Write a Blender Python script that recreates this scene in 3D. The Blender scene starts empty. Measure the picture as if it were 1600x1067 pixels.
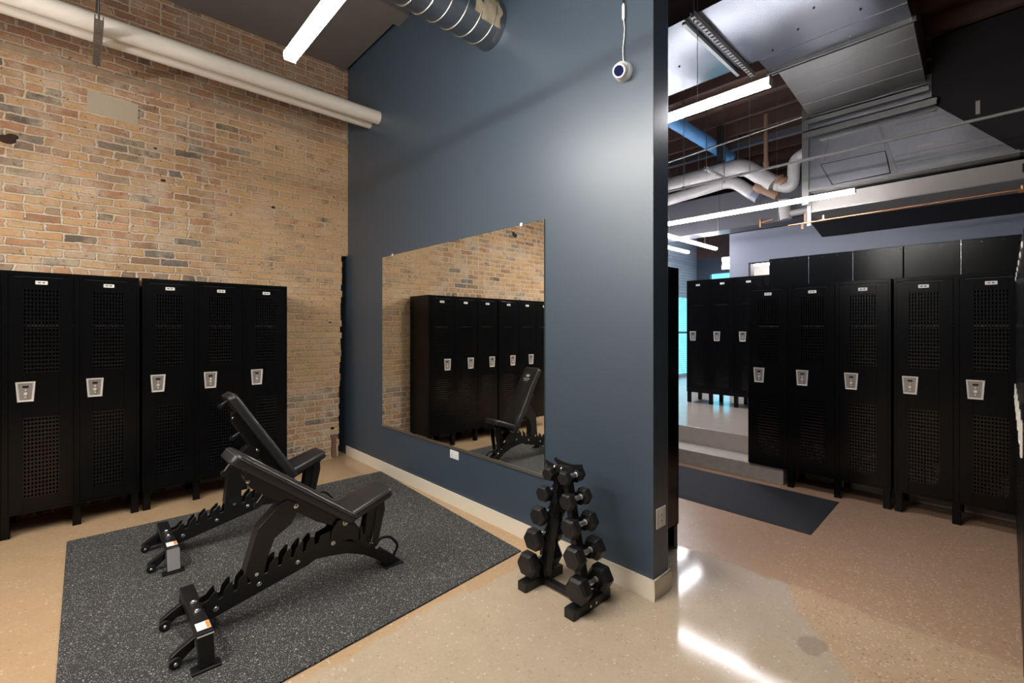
import bpy, bmesh, math, random
from mathutils import Vector, Matrix
C = bpy.context.scene.collection
R = math.radians
PI = math.pi
random.seed(7)

# ------------------------------------------------------------------ materials
def mat(name, col=(.5,.5,.5), rough=.5, metal=0., spec=None, coat=0.):
    m = bpy.data.materials.new(name); m.use_nodes = True
    b = m.node_tree.nodes['Principled BSDF']
    b.inputs['Base Color'].default_value = (*col, 1)
    b.inputs['Roughness'].default_value = rough
    b.inputs['Metallic'].default_value = metal
    if spec is not None: b.inputs['Specular IOR Level'].default_value = spec
    if coat: b.inputs['Coat Weight'].default_value = coat; b.inputs['Coat Roughness'].default_value = .08
    return m
class NT:
    def __init__(s, m): s.t = m.node_tree; s.b = s.t.nodes['Principled BSDF']
    def n(s, typ, **kw):
        nd = s.t.nodes.new('ShaderNode' + typ)
        for k, v in kw.items():
            if k in nd.inputs.keys(): s.put(nd, k, v)
            else: setattr(nd, k, v)
        return nd
    def put(s, nd, k, v):
        i = nd.inputs[k]
        if isinstance(v, bpy.types.NodeSocket): s.t.links.new(v, i)
        else: i.default_value = v
    def math(s, op, a, b=0., c=None, clamp=False):
        nd = s.t.nodes.new('ShaderNodeMath'); nd.operation = op; nd.use_clamp = clamp
        s.put(nd, 0, a); s.put(nd, 1, b)
        if c is not None: s.put(nd, 2, c)
        return nd.outputs[0]
    def mix(s, f, a, b, typ='MIX'):
        nd = s.t.nodes.new('ShaderNodeMix'); nd.data_type = 'RGBA'; nd.blend_type = typ
        s.put(nd, 0, f)
        for i, v in ((6, a), (7, b)):
            if isinstance(v, bpy.types.NodeSocket): s.t.links.new(v, nd.inputs[i])
            else: nd.inputs[i].default_value = (*v, 1) if len(v) == 3 else v
        return nd.outputs[2]
    def obj(s): return s.n('TexCoord').outputs['Object']
    def noise(s, vec, scale, detail=3., rough=.5, out='Fac'):
        nd = s.n('TexNoise', Vector=vec, Scale=scale, Detail=detail, Roughness=rough); return nd.outputs[out]
    def ramp(s, f, stops, interp='LINEAR'):
        nd = s.n('ValToRGB', Fac=f); cr = nd.color_ramp; cr.interpolation = interp
        while len(cr.elements) < len(stops): cr.elements.new(.5)
        for e, (p, c) in zip(cr.elements, stops):
            e.position = p; e.color = (*c, 1) if not isinstance(c, (int, float)) else (c, c, c, 1)
        return nd.outputs['Color']
    def step(s, x, lo, hi):
        nd = s.n('MapRange', Value=x); nd.inputs['From Min'].default_value = lo; nd.inputs['From Max'].default_value = hi
        return nd.outputs[0]
    def bump(s, h, strength=.3, dist=.01):
        nd = s.n('Bump', Height=h, Strength=strength, Distance=dist); s.t.links.new(nd.outputs[0], s.b.inputs['Normal']); return nd
    def base(s, c): s.put(s.b, 'Base Color', c)

def speckle(name, c1, c2, rough, scale=60, bumpv=.15, metal=0, dist=.002):
    m = mat(name, c1, rough, metal); t = NT(m); o = t.obj()
    f = t.noise(o, scale, 4.)
    t.base(t.mix(f, c1, c2)); t.bump(f, bumpv, dist); return m

def brick_mat(name, white=False):
    m = mat(name, (.5,.35,.2), .88); t = NT(m); o = t.obj()
    sp = t.n('SeparateXYZ', Vector=o); x, z = sp.outputs[0], sp.outputs[2]
    n1 = t.n('TexNoise', Vector=o, Scale=6.5, Detail=6., Roughness=.66); n2 = t.n('TexNoise', Vector=o, Scale=26., Detail=3.)
    s1 = t.n('SeparateXYZ', Vector=n1.outputs['Color']); s2 = t.n('SeparateXYZ', Vector=n2.outputs['Color'])
    dx = t.math('ADD', t.math('MULTIPLY', t.math('SUBTRACT', s1.outputs[0], .5), .07), t.math('MULTIPLY', t.math('SUBTRACT', s2.outputs[0], .5), .02))
    dz = t.math('ADD', t.math('MULTIPLY', t.math('SUBTRACT', s1.outputs[1], .5), .036), t.math('MULTIPLY', t.math('SUBTRACT', s2.outputs[1], .5), .014))
    xx = t.math('ADD', x, dx); zz = t.math('ADD', z, dz)
    v = t.n('CombineXYZ', X=xx, Y=zz, Z=0.).outputs[0]
    rh = .0715
    def br(w, off):
        nd = t.n('TexBrick', Vector=v, Color1=(0,0,0,1), Color2=(1,1,1,1), Mortar=(.5,.5,.5,1), Scale=1.)
        nd.inputs['Mortar Size'].default_value = .0098; nd.inputs['Mortar Smooth'].default_value = .5
        nd.inputs['Brick Width'].default_value = w; nd.inputs['Row Height'].default_value = rh
        nd.offset = off; nd.offset_frequency = 2; nd.squash = 1.; return nd
    A, B = br(.222, .5), br(.111, .5)
    row = t.math('FLOOR', t.math('DIVIDE', zz, rh))
    hdr = t.math('LESS_THAN', t.math('MODULO', t.math('ADD', row, 700.), 7.), .5)
    rnd = t.mix(hdr, A.outputs['Color'], B.outputs['Color']); mort = t.n('Mix'); t.put(mort, 0, hdr); t.t.links.new(A.outputs['Fac'], mort.inputs[2]); t.t.links.new(B.outputs['Fac'], mort.inputs[3]); mort = mort.outputs[0]
    fine = t.noise(o, 55., 5., .65); mid = t.noise(o, 9., 5., .6); big = t.noise(o, 1.3, 3., .5)
    # mottled face colour inside a brick
    rr = t.math('ADD', rnd, t.math('MULTIPLY', t.math('SUBTRACT', mid, .5), .35), clamp=True)
    if white:
        col = t.ramp(rr, [(0., (.36,.39,.45)), (1., (.42,.44,.48))])
        mc = t.mix(fine, (.28,.31,.37), (.34,.37,.42))
    else:
        col = t.ramp(rr, [(0., (.16,.13,.10)), (.05, (.30,.21,.13)), (.13, (.44,.22,.12)), (.27, (.62,.33,.17)), (.42, (.70,.41,.19)), (.56, (.50,.32,.17)), (.7, (.70,.43,.21)), (.84, (.50,.26,.14)), (.93, (.42,.30,.19)), (1., (.22,.18,.15))])
        mc = t.mix(fine, (.66,.52,.37), (.90,.76,.60))
        # above the ledge: redder brick, plus shade over the lamps put in colour
        hi = t.step(t.math('ADD', z, t.math('MULTIPLY', big, .25)), 3.78, 4.05)
        col = t.mix(t.math('MULTIPLY', hi, .62), col, t.mix(rr, (.20,.09,.06), (.34,.18,.11)))
        mc = t.mix(t.math('MULTIPLY', hi, .5), mc, (.3,.22,.16))
        # smeared lime wash over the courses near the corner
        sm = t.step(t.math('ADD', x, t.math('MULTIPLY', t.math('SUBTRACT', big, .5), 2.2)), .95, 1.5)
        sm = t.math('MULTIPLY', sm, t.step(z, .75, 1.05)); sm = t.math('MULTIPLY', sm, t.step(z, 3.95, 3.6))
        sm = t.math('MULTIPLY', sm, t.step(mid, .30, .52))
        wash = t.mix(fine, (.66,.41,.20), (.84,.58,.33))
        col = t.mix(t.math('MULTIPLY', sm, .62), col, wash); mc = t.mix(t.math('MULTIPLY', sm, .7), mc, wash)
        # scattered mortar smear
        sk = t.step(t.noise(o, 3.1, 6., .7), .47, .62)
        col = t.mix(t.math('MULTIPLY', sk, .6), col, mc)
        # white salt bloom low on the wall
        lo = t.step(t.math('ADD', z, t.math('MULTIPLY', mid, .6)), 1.05, .55)
        mc = t.mix(lo, mc, (.82,.74,.62))
        col = t.mix(t.math('MULTIPLY', t.math('MULTIPLY', lo, t.step(t.noise(o, 16., 4., .6), .5, .6)), .8), col, (.78,.68,.55))
        # paler bloom beside the corner higher up
        bl = t.math('MULTIPLY', t.step(t.noise(o, 2.3, 5., .7), .58, .66), t.step(x, 1.2, 1.9))
        col = t.mix(t.math('MULTIPLY', bl, .4), col, (.72,.58,.42))
    f = t.mix(t.math('POWER', mort, .8), col, mc)
    f = t.mix(t.math('MULTIPLY', t.math('SUBTRACT', fine, .5), .5, clamp=True), f, (.8,.68,.5) if not white else (.8,.82,.86))
    if not white:
        pit = t.step(t.noise(o, 38., 2., .5), .34, .28)
        f = t.mix(t.math('MULTIPLY', pit, .7), f, (.12,.07,.04))
    t.base(f)
    h = t.math('ADD', t.math('MULTIPLY', t.math('SUBTRACT', 1., mort), 1.), t.math('MULTIPLY', fine, .7))
    h = t.math('ADD', h, t.math('MULTIPLY', mid, .8))
    t.bump(h, 1., .013)
    return m

def floor_mat():
    m = mat('polished_concrete', (.5,.4,.3), .2); t = NT(m); o = t.obj()
    sp = t.n('SeparateXYZ', Vector=o); x, y = sp.outputs[0], sp.outputs[1]
    n = t.noise(o, 1.6, 5., .6); nf = t.noise(o, 7., 5., .65); fine = t.noise(o, 60., 4., .6)
    j = t.math('ADD', t.math('MULTIPLY', t.math('SUBTRACT', n, .5), .30), t.math('MULTIPLY', t.math('SUBTRACT', nf, .5), .14))
    # zone masks in metres on the slab
    a = t.step(t.math('ADD', x, j), 3.12, 3.165)                       # brown slab beyond the old joint
    bx = t.math('SUBTRACT', t.math('ADD', .50, t.math('MULTIPLY', t.math('SUBTRACT', x, 2.5), .62)), t.math('ADD', y, j))
    b = t.step(bx, -.02, .02); b = t.math('MULTIPLY', b, t.step(x, 2.2, 2.35)) # orange exposed patch
    c = t.step(t.math('ADD', y, j), 2.12, 2.16); c = t.math('MULTIPLY', c, t.step(x, 2.45, 2.4))
    base = t.mix(nf, (.40,.31,.215), (.49,.395,.285)); base = t.mix(t.step(x, 2.3, 3.0), base, t.mix(nf, (.42,.335,.262), (.50,.41,.33)))
    warm = t.mix(nf, (.41,.265,.145), (.50,.34,.20))
    brown = t.mix(nf, (.37,.225,.14), (.45,.285,.185))
    oran = t.mix(nf, (.43,.28,.165), (.53,.38,.24))
    col = t.mix(c, base, warm); col = t.mix(b, col, oran); col = t.mix(a, col, brown)
    cl = t.step(t.noise(o, 3.3, 4., .6), .45, .75); col = t.mix(t.math('MULTIPLY', cl, .15), col, (.42,.33,.25))
    def flecks(scale, lo, c2, amt, colr):
        vo = t.n('TexVoronoi', Vector=o, Scale=scale); vo.inputs['Randomness'].default_value = 1.
        s = t.n('SeparateXYZ', Vector=vo.outputs['Color'])
        f = t.math('MULTIPLY', t.math('GREATER_THAN', s.outputs[0], lo), t.step(vo.outputs['Distance'], .42, .25))
        return t.mix(t.math('MULTIPLY', f, amt), colr, c2)
    z_all = t.math('MAXIMUM', b, .2)
    col = flecks(70., .80, (.74,.64,.5), t.math('MULTIPLY', z_all, .55), col)
    col = flecks(85., .84, (.17,.10,.06), t.math('MULTIPLY', z_all, .75), col)
    col = flecks(58., .93, (.74,.66,.55), .4, col)
    col = flecks(64., .95, (.20,.15,.11), .45, col)
    # dark oval stain and the pale edge line on the near slab
    dx = t.math('SUBTRACT', x, 2.62); dy = t.math('SUBTRACT', y, .645)
    r = t.math('ADD', t.math('SQRT', t.math('ADD', t.math('MULTIPLY', dx, dx), t.math('MULTIPLY', t.math('MULTIPLY', dy, dy), 2.2))), t.math('MULTIPLY', t.math('SUBTRACT', nf, .5), .12))
    col = t.mix(t.math('MULTIPLY', t.step(r, .095, .075), .45), col, (.22,.16,.12))
    col = t.mix(t.math('MULTIPLY', t.math('SUBTRACT', fine, .5), .55, clamp=True), col, (.75,.63,.48))
    t.base(col)
    rg = t.math('ADD', t.math('MULTIPLY', nf, .07), .06)
    rg = t.math('ADD', rg, t.math('MULTIPLY', t.math('MAXIMUM', a, b), .20)); t.put(t.b, 'Roughness', rg)
    h = t.math('ADD', t.math('MULTIPLY', fine, .2), t.math('MULTIPLY', t.math('MAXIMUM', a, b), -1.))
    t.bump(h, .10, .004)
    return m

def rubber_mat(name, scale, amt, c=(.045,.045,.05), fleck=(.55,.55,.56)):
    m = mat(name, c, .85, 0., .25); t = NT(m); o = t.obj()
    col = t.mix(t.noise(o, 4., 4., .6), c, tuple(v*1.55 for v in c)) if amt else t.mix(t.noise(o, 9., 4.), c, tuple(v*1.3 for v in c))
    if amt:
        st = t.n('Mapping', Vector=o, Scale=(1., 1.5, 1.)).outputs[0]
        for sc, lo in ((scale, .875), (scale*1.7, .88), (scale*.5, .965)):
            vo = t.n('TexVoronoi', Vector=st, Scale=sc); s = t.n('SeparateXYZ', Vector=vo.outputs['Color'])
            f = t.math('MULTIPLY', t.math('GREATER_THAN', s.outputs[0], lo), t.math('LESS_THAN', vo.outputs['Distance'], .38))
            col = t.mix(t.math('MULTIPLY', f, amt), col, fleck)
    t.base(col); t.bump(t.noise(o, 160., 3., .6), .35, .002); return m

def galv_mat(name, c=(.42,.42,.44), rough=.36, seams=True):
    m = mat(name, c, rough, 1.); t = NT(m); o = t.obj()
    n = t.noise(o, 3., 4., .6); g = t.noise(o, 30., 2., .5)
    t.base(t.mix(t.math('ADD', t.math('MULTIPLY', g, .4), t.math('MULTIPLY', n, .6)), tuple(v*.6 for v in c), c))
    t.put(t.b, 'Roughness', t.math('ADD', rough-.05, t.math('MULTIPLY', n, .12)))
    t.bump(t.noise(o, 1.7, 1.5, .4), .22, .04); return m

def emis(name, col, s):
    m = bpy.data.materials.new(name); m.use_nodes = True; t = m.node_tree; t.nodes.clear()
    e = t.nodes.new('ShaderNodeEmission'); e.inputs[0].default_value = (*col, 1); e.inputs[1].default_value = s
    u = t.nodes.new('ShaderNodeOutputMaterial'); t.links.new(e.outputs[0], u.inputs[0]); return m

M = {}
M['brick'] = brick_mat('exposed_brick')
M['wbrick'] = brick_mat('white_painted_brick', True)
M['floor'] = floor_mat(); M['floor'].node_tree.nodes['Principled BSDF'].inputs['Specular IOR Level'].default_value = .22
M['mat'] = rubber_mat('flecked_rubber', 190., .85, (.031,.031,.031), (.62,.60,.57))
M['mat2'] = rubber_mat('charcoal_rubber', 100., 0, (.026,.026,.030))
M['blue'] = B_ = speckle('navy_wall_paint', (.034,.054,.078), (.042,.064,.090), .42, 140, .3, 0, .0015); B_.node_tree.nodes['Principled BSDF'].inputs['Specular IOR Level'].default_value = .8
M['grayblue'] = speckle('grey_blue_wall_paint', (.135,.15,.20), (.16,.175,.23), .45, 60, .1)
M['base'] = speckle('cream_painted_trim', (.74,.66,.52), (.78,.70,.56), .4, 20, .02)
M['lock'] = speckle('black_powder_coat', (.0025,.0025,.0028), (.004,.004,.0044), .2, 260, .22, 0, .0006); M['lock'].node_tree.nodes['Principled BSDF'].inputs['Specular IOR Level'].default_value = .24
M['lmesh'] = mat('mesh_edge_black', (.004,.004,.0045), .2, 0., .5)
M['lockin'] = mat('locker_interior', (.02,.02,.022), .5)
M['chrome'] = mat('latch_nickel', (.86,.82,.76), .34, .45)
M['chromed'] = speckle('latch_recess_nickel', (.38,.34,.31), (.48,.43,.39), .3, 40, .08, .6)
M['steel'] = mat('bolt_steel', (.82,.82,.82), .22, 1.)
M['knurl'] = speckle('knurled_chrome', (.5,.5,.52), (.85,.85,.86), .28, 500, .6, 1.)
M['frame'] = speckle('black_textured_steel', (.005,.005,.0055), (.009,.009,.01), .36, 300, .2, 0, .0006)
M['hex'] = speckle('black_rubber_hex', (.008,.0075,.008), (.014,.013,.0135), .40, 200, .2, 0, .0006)
M['vinyl'] = speckle('black_vinyl', (.012,.012,.013), (.022,.022,.023), .36, 420, .35, 0, .0008)
M['piping'] = mat('vinyl_seam', (.06,.06,.06), .4)
M['white'] = mat('white_plastic', (.78,.77,.75), .35)
M['label'] = mat('label_white', (.8,.78,.74), .5)
M['print'] = mat('logo_print', (.75,.75,.75), .5)
M['orange'] = mat('label_orange', (.75,.25,.04), .5)
M['black'] = mat('matte_black', (.004,.004,.004), .6)
M['lens'] = mat('camera_lens', (.01,.012,.06), .05, 0, .9, 1.)
M['pipe'] = speckle('pipe_jacket', (.72,.66,.58), (.8,.74,.66), .45, 12, .1)
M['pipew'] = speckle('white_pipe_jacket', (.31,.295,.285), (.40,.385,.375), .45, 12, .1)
M['galv'] = galv_mat('galvanised_sheet')
M['galvt'] = galv_mat('duct_trunk_sheet', (.21,.22,.245), .24)
M['galvd'] = galv_mat('aged_galvanised_sheet', (.36,.355,.34), .44)
M['spiral'] = galv_mat('spiral_duct_sheet', (.40,.43,.46), .3)
M['spiralb'] = speckle('blue_lit_spiral_sheet', (.14,.40,.80), (.22,.50,.88), .3, 20, .05, .3)  # blue light on the far duct, put into the sheet colour
M['tape'] = speckle('duct_sealant', (.5,.42,.3), (.34,.28,.2), .7, 30, .3)
M['gray'] = speckle('warm_grey_sheet', (.36,.335,.30), (.42,.39,.35), .5, 10, .05)
M['copper'] = mat('copper_pipe', (.75,.38,.2), .3, 1.)
M['rust'] = speckle('rusty_iron', (.12,.06,.035), (.28,.17,.11), .7, 60, .4)
M['ceilL'] = speckle('grey_ceiling', (.13,.122,.115), (.18,.17,.16), .55, 3, .1)
M['wood'] = speckle('dark_timber_deck', (.05,.027,.02), (.13,.072,.052), .7, 8, .2)
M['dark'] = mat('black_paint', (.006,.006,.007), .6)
M['conc'] = speckle('step_concrete', (.30,.25,.21), (.46,.40,.34), .55, 18, .2)
M['concp'] = speckle('polished_landing', (.42,.36,.30), (.52,.45,.38), .16, 10, .04)
M['darkwall'] = speckle('charcoal_wall_paint', (.03,.032,.036), (.04,.042,.046), .6, 30, .1)
M['beige'] = mat('beige_wall_paint', (.42,.38,.33), .6)
M['patch'] = speckle('mortar_patch', (.52,.43,.31), (.60,.50,.37), .85, 25, .15)
M['mirror'] = mat('mirror_silver', (.90,.91,.89), .0, 1.)
M['mirroredge'] = mat('mirror_edge', (.03,.05,.045), .2)
M['alu'] = mat('aluminium_channel', (.62,.58,.52), .35, 1.)
M['lamp'] = emis('led_diffuser', (1., .955, .90), 39.)
M['lampR'] = emis('led_diffuser_cool', (.98, .955, 1.), 23.)
M['sky'] = emis('daylight_window', (.20, .75, 1.), .5)
M['exit'] = emis('exit_sign_face', (1., .80, .62), 2.2)
M['red'] = mat('exit_letter_red', (.6,.03,.02), .5)
M['bulk'] = speckle('grey_painted_bulkhead', (.065,.065,.075), (.085,.085,.095), .42, 5, .06)

# ------------------------------------------------------------------ mesh builders
class MB:
    def __init__(s): s.v = []; s.f = []; s.sm = []
    def add(s, vs, fs, smooth=False):
        k = len(s.v); s.v += [tuple(v) for v in vs]; s.f += [tuple(i + k for i in f) for f in fs]; s.sm += [smooth]*len(fs); return s
    def box(s, x0, x1, y0, y1, z0, z1):
        return s.add([(x0,y0,z0),(x1,y0,z0),(x1,y1,z0),(x0,y1,z0),(x0,y0,z1),(x1,y0,z1),(x1,y1,z1),(x0,y1,z1)],
              [(0,3,2,1),(4,5,6,7),(0,1,5,4),(1,2,6,5),(2,3,7,6),(3,0,4,7)])
    def hexa(s, p):   # 8 points: bottom ring, top ring
        return s.add(p, [(0,3,2,1),(4,5,6,7),(0,1,5,4),(1,2,6,5),(2,3,7,6),(3,0,4,7)])
    def prism(s, poly, a, b, axis='y'):
        # poly in the two other coordinates (in x,y,z order), extruded from a to b
        def P(u, v, w): return {'x': (w,u,v), 'y': (u,w,v), 'z': (u,v,w)}[axis]
        n = len(poly); vs = [P(u, v, a) for u, v in poly] + [P(u, v, b) for u, v in poly]
        area = sum(poly[i][0]*poly[(i+1) % n][1] - poly[(i+1) % n][0]*poly[i][1] for i in range(n))
        fl = (area > 0) == (axis in 'xz')
        fs = [tuple(range(n))[::-1], tuple(range(n, 2*n))] if fl else [tuple(range(n)), tuple(range(n, 2*n))[::-1]]
        for i in range(n):
            j = (i+1) % n; fs.append((i, j, j+n, i+n) if fl else (j, i, i+n, j+n))
        return s.add(vs, fs)
    def tube(s, pts, r, seg=16, cap=True, smooth=True):
        pts = [Vector(p) for p in pts]; rs = r if isinstance(r, (list, tuple)) else [r]*len(pts)
        vs = []; fs = []; prev = None
        for i, p in enumerate(pts):
            d = (pts[min(i+1, len(pts)-1)] - pts[max(i-1, 0)]).normalized()
            if prev is None:
                u = d.orthogonal().normalized()
            else:
                u = (prev - d*prev.dot(d)).normalized()
            prev = u; w = d.cross(u)
            for k in range(seg):
                a = 2*PI*k/seg; vs.append(p + (u*math.cos(a) + w*math.sin(a))*rs[i])
        for i in range(len(pts)-1):
            for k in range(seg):
                k2 = (k+1) % seg; fs.append((i*seg+k, i*seg+k2, (i+1)*seg+k2, (i+1)*seg+k))
        s.add(vs, fs, smooth)
        if cap:
            n = len(pts); s.add([vs[k] for k in range(seg)], [tuple(range(seg))[::-1]]); s.add([vs[(n-1)*seg+k] for k in range(seg)], [tuple(range(seg))])
        return s
    def sphere(s, c, r, a=12, b=8, sc=(1,1,1)):
        vs = []; fs = []
        for i in range(b+1):
            t = PI*i/b
            for k in range(a):
                p = 2*PI*k/a; vs.append((c[0]+r*sc[0]*math.sin(t)*math.cos(p), c[1]+r*sc[1]*math.sin(t)*math.sin(p), c[2]+r*sc[2]*math.cos(t)))
        for i in range(b):
            for k in range(a):
                k2 = (k+1) % a; fs.append((i*a+k, (i+1)*a+k, (i+1)*a+k2, i*a+k2))
        return s.add(vs, fs, True)
    def build(s, name, m, parent=None, bev=0., seg=2, kind=None, smooth=False, label=None):
        me = bpy.data.meshes.new(name); me.from_pydata(s.v, [], s.f); me.materials.append(M[m] if isinstance(m, str) else m)
        me.polygons.foreach_set('use_smooth', [True if smooth else x for x in s.sm]); me.update()
        o = bpy.data.objects.new(name, me); C.objects.link(o)
        if parent: o.parent = parent
        if bev:
            bm = bmesh.new(); bm.from_mesh(me); bmesh.ops.remove_doubles(bm, verts=bm.verts, dist=1e-6)
            bmesh.ops.recalc_face_normals(bm, faces=bm.faces)
            bm.to_mesh(me); bm.free()
            b = o.modifiers.new('b', 'BEVEL'); b.width = bev; b.segments = seg; b.limit_method = 'ANGLE'; b.angle_limit = R(35)
            if smooth: b.harden_normals = False
        if kind: o['kind'] = kind
        if label: o['label'] = label
        return o
def box(name, m, b, parent=None, **k): return MB().box(*b).build(name, m, parent, **k)
def thing(name, label, cat, loc=(0,0,0), rz=0., group=None):
    o = bpy.data.objects.new(name, None); C.objects.link(o); o.empty_display_size = .1
    o.location = loc; o.rotation_euler = (0, 0, rz); o['label'] = label; o['category'] = cat
    if group: o['group'] = group
    return o
def tag(o, label, cat, group=None):
    o['label'] = label; o['category'] = cat
    if group: o['group'] = group
    return o
def copy_tree(o, parent=None):
    c = o.copy(); C.objects.link(c); c.parent = parent
    for ch in list(o.children): copy_tree(ch, c)
    return c
def S(o): o['kind'] = 'structure'; return o

# ------------------------------------------------------------------ the left room
WX = 2.39            # face of the blue wall
S(box('floor', 'floor', (-4, 13, -5, 7, -.2, 0)))
# brick wall: courses end raggedly at the corner
b = MB(); rh = .0715; z = 0; i = 0
while z < 4.85:
    top = z + rh
    xe = 2.275 + random.uniform(-.012, .012) + .018*min(z, 2.4) if z < 2.42 else 2.389
    b.add([(-4,5.49,z),(xe,5.49,z),(xe,5.49,top),(-4,5.49,top),(-4,5.8,z),(xe,5.8,z),(xe,5.8,top),(-4,5.8,top)],
          [(0,1,2,3),(1,5,6,2),(5,4,7,6),(4,0,3,7)] + ([(3,2,6,7)]) + [(4,5,1,0)])
    z = top; i += 1
S(b.build('wall_back', 'brick'))
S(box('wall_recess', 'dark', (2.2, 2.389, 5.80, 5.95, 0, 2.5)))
S(MB().box(WX, 2.56, 1.375, 6.0, 0, 5.35).build('wall_divider', 'blue', bev=.003))
S(box('wall_left', 'darkwall', (-4.2, -4, -5, 6, 0, 5.4)))
S(box('wall_camera_side', 'darkwall', (-4.2, 13, -5.2, -5, 0, 5.4)))
S(box('ceiling', 'ceilL', (-4, 2.36, -5, 5.49, 4.69, 4.85)))
for n, (y0, y1, dz) in enumerate(((4.03, 4.25, .05), (3.30, 3.52, .05), (2.3, 2.52, .05), (1.3, 1.52, .05))):
    j = box('ceiling_beam', 'ceilL', (-4, 2.385, y0, y1, 4.69-dz, 4.70)); S(j)
S(MB().box(WX-.014, WX, 1.361, 5.52, .0, .115).box(WX-.014, 2.574, 1.361, 1.375, 0, .115).box(2.56, 2.574, 1.361, 1.62, 0, .115).build('baseboard_divider', 'base', bev=.003))
# ledge line and mortar patch in the brick
S(MB().prism([(5.455, 3.80), (5.49, 3.79), (5.49, 3.835), (5.465, 3.83)], -4, 2.385, 'x').build('trim_1', speckle('ledge_mortar', (.34,.24,.16), (.55,.42,.29), .85, 20, .4)))
S(MB().hexa([(.045,5.487,3.445),(.39,5.487,3.42),(.39,5.5,3.42),(.045,5.5,3.445),(.045,5.485,3.645),(.394,5.485,3.62),(.394,5.5,3.62),(.045,5.5,3.645)]).build('trim_2', 'patch'))
hm = MB()
for (x, zz, r) in ((-.43, 3.07, .045), (-.40, 3.10, .03), (.58, 2.96, .018), (1.548, 2.877, .018), (.52, 3.25, .012), (2.17, 1.62, .012), (.397, 3.50, .008), (.399, 3.57, .008), (2.2, .36, .022)):
    hm.sphere((x, 5.489, zz), r, 10, 6, (1.2, .12, .8))
S(hm.build('trim_3', mat('hole_shadow_brown', (.05,.025,.015), .9)))
o = MB().prism([(2.180,.03),(2.235,.03),(2.228,.25),(2.252,.26),(2.252,.285),(2.172,.285),(2.172,.26),(2.188,.25)], 5.45, 5.492).build('pipe_stub', 'rust', bev=.005)
tag(o, 'short rusty iron pipe stub at the foot of the brick wall corner', 'pipe')

# mirror
t = thing('wall_mirror', 'large frameless rectangular mirror fixed to the blue wall', 'mirror', (0,0,0))
MB().box(WX-.006, WX-.0005, 2.215, 4.60, .512, 2.318).build('backing', 'mirroredge', t)
MB().box(WX-.0072, WX-.0062, 2.219, 4.597, .516, 2.315).build('glass', 'mirror', t)
MB().box(WX-.011, WX-.0005, 2.215, 4.60, .497, .512).box(WX-.011, WX-.0075, 2.215, 4.60, .512, .520).build('bottom_channel', 'alu', t)
for y in (4.38, 2.45):
    MB().box(WX-.010, WX-.0005, y-.012, y+.012, 2.305, 2.33).build('clip', 'white', t, bev=.003)

def outlet(name, label, origin, ax):
    # ax 'y': plate lies on the blue wall; 'x': plate lies on the wall end
    t = thing(name, label, 'wall outlet', origin)
    if ax == 'y':
        MB().box(-.006, 0, -.062, .062, -.036, .036).build('plate', 'white', t, bev=.003)
        f = MB().box(-.0085, -.006, -.045, -.008, -.018, .018).box(-.0085, -.006, .008, .045, -.018, .018).build('socket', 'white', t, bev=.002)
        MB().box(-.0088, -.0084, -.036, -.033, -.008, .008).build('slot', 'dark', f); MB().box(-.0088, -.0084, .022, .025, -.008, .008).build('slot', 'dark', f)
    else:
        MB().box(-.052, .052, -.006, 0, -.058, .058).build('plate', 'white', t, bev=.003)
        f = MB().box(-.018, .018, -.0085, -.006, -.036, .036).build('socket', 'white', t, bev=.002)
        for a, c in ((-.008,.008),(.005,.008),(-.008,-.024),(.005,-.024)): MB().box(a, a+.003, -.0088, -.0084, c, c+.012).build('slot', 'dark', f)
    return t
outlet('wall_outlet', 'white outlet plate on the blue wall just below the mirror', (WX-.0005, 3.29, .447), 'y')
outlet('wall_outlet', 'outlet plate on the narrow end of the blue wall above the baseboard', (2.468, 1.3745, .452), 'x')

# security camera with its cable
t = thing('security_camera', 'small round white security camera high on the blue wall', 'camera', (WX, 1.565, 3.085))
MB().tube([(0,0,0),(-.012,0,0),(-.03,0,0)], [.056,.056,.053], 28).build('mount', 'white', t)
d = Vector((-.84, -.22, -.40)).normalized()
c0 = Vector((-.03, 0, 0))
MB().sphere(c0, .052, 24, 16).build('body', 'white', t)
MB().tube([c0+d*.035, c0+d*.062], [.045, .038], 24).build('bezel', 'white', t)
MB().tube([c0+d*.060, c0+d*.0635], [.030, .029], 24).build('lens', 'lens', t)
t2 = thing('camera_cable', 'thin white cable dropping down the wall to the security camera', 'cable', (WX, 1.565, 3.14))
MB().tube([(-.010,0,-.01),(-.010,.004,.03),(-.010,.006,.09),(-.010,-.002,.15),(-.010,-.006,.20),(-.010,.0,.26)], .0035, 8).build('lead', 'white', t2)
MB().tube([(-.012,0,.255),(-.012,0,.27),(-.012,0,.34),(-.012,0,.355)], [.005,.010,.010,.005], 12).build('connector', 'white', t2)
MB().tube([(-.012,0,.35),(-.012,.002,.45),(-.012,0,.9),(-.012,0,1.5)], .004, 8).build('upper_cord', 'black', t2)

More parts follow.
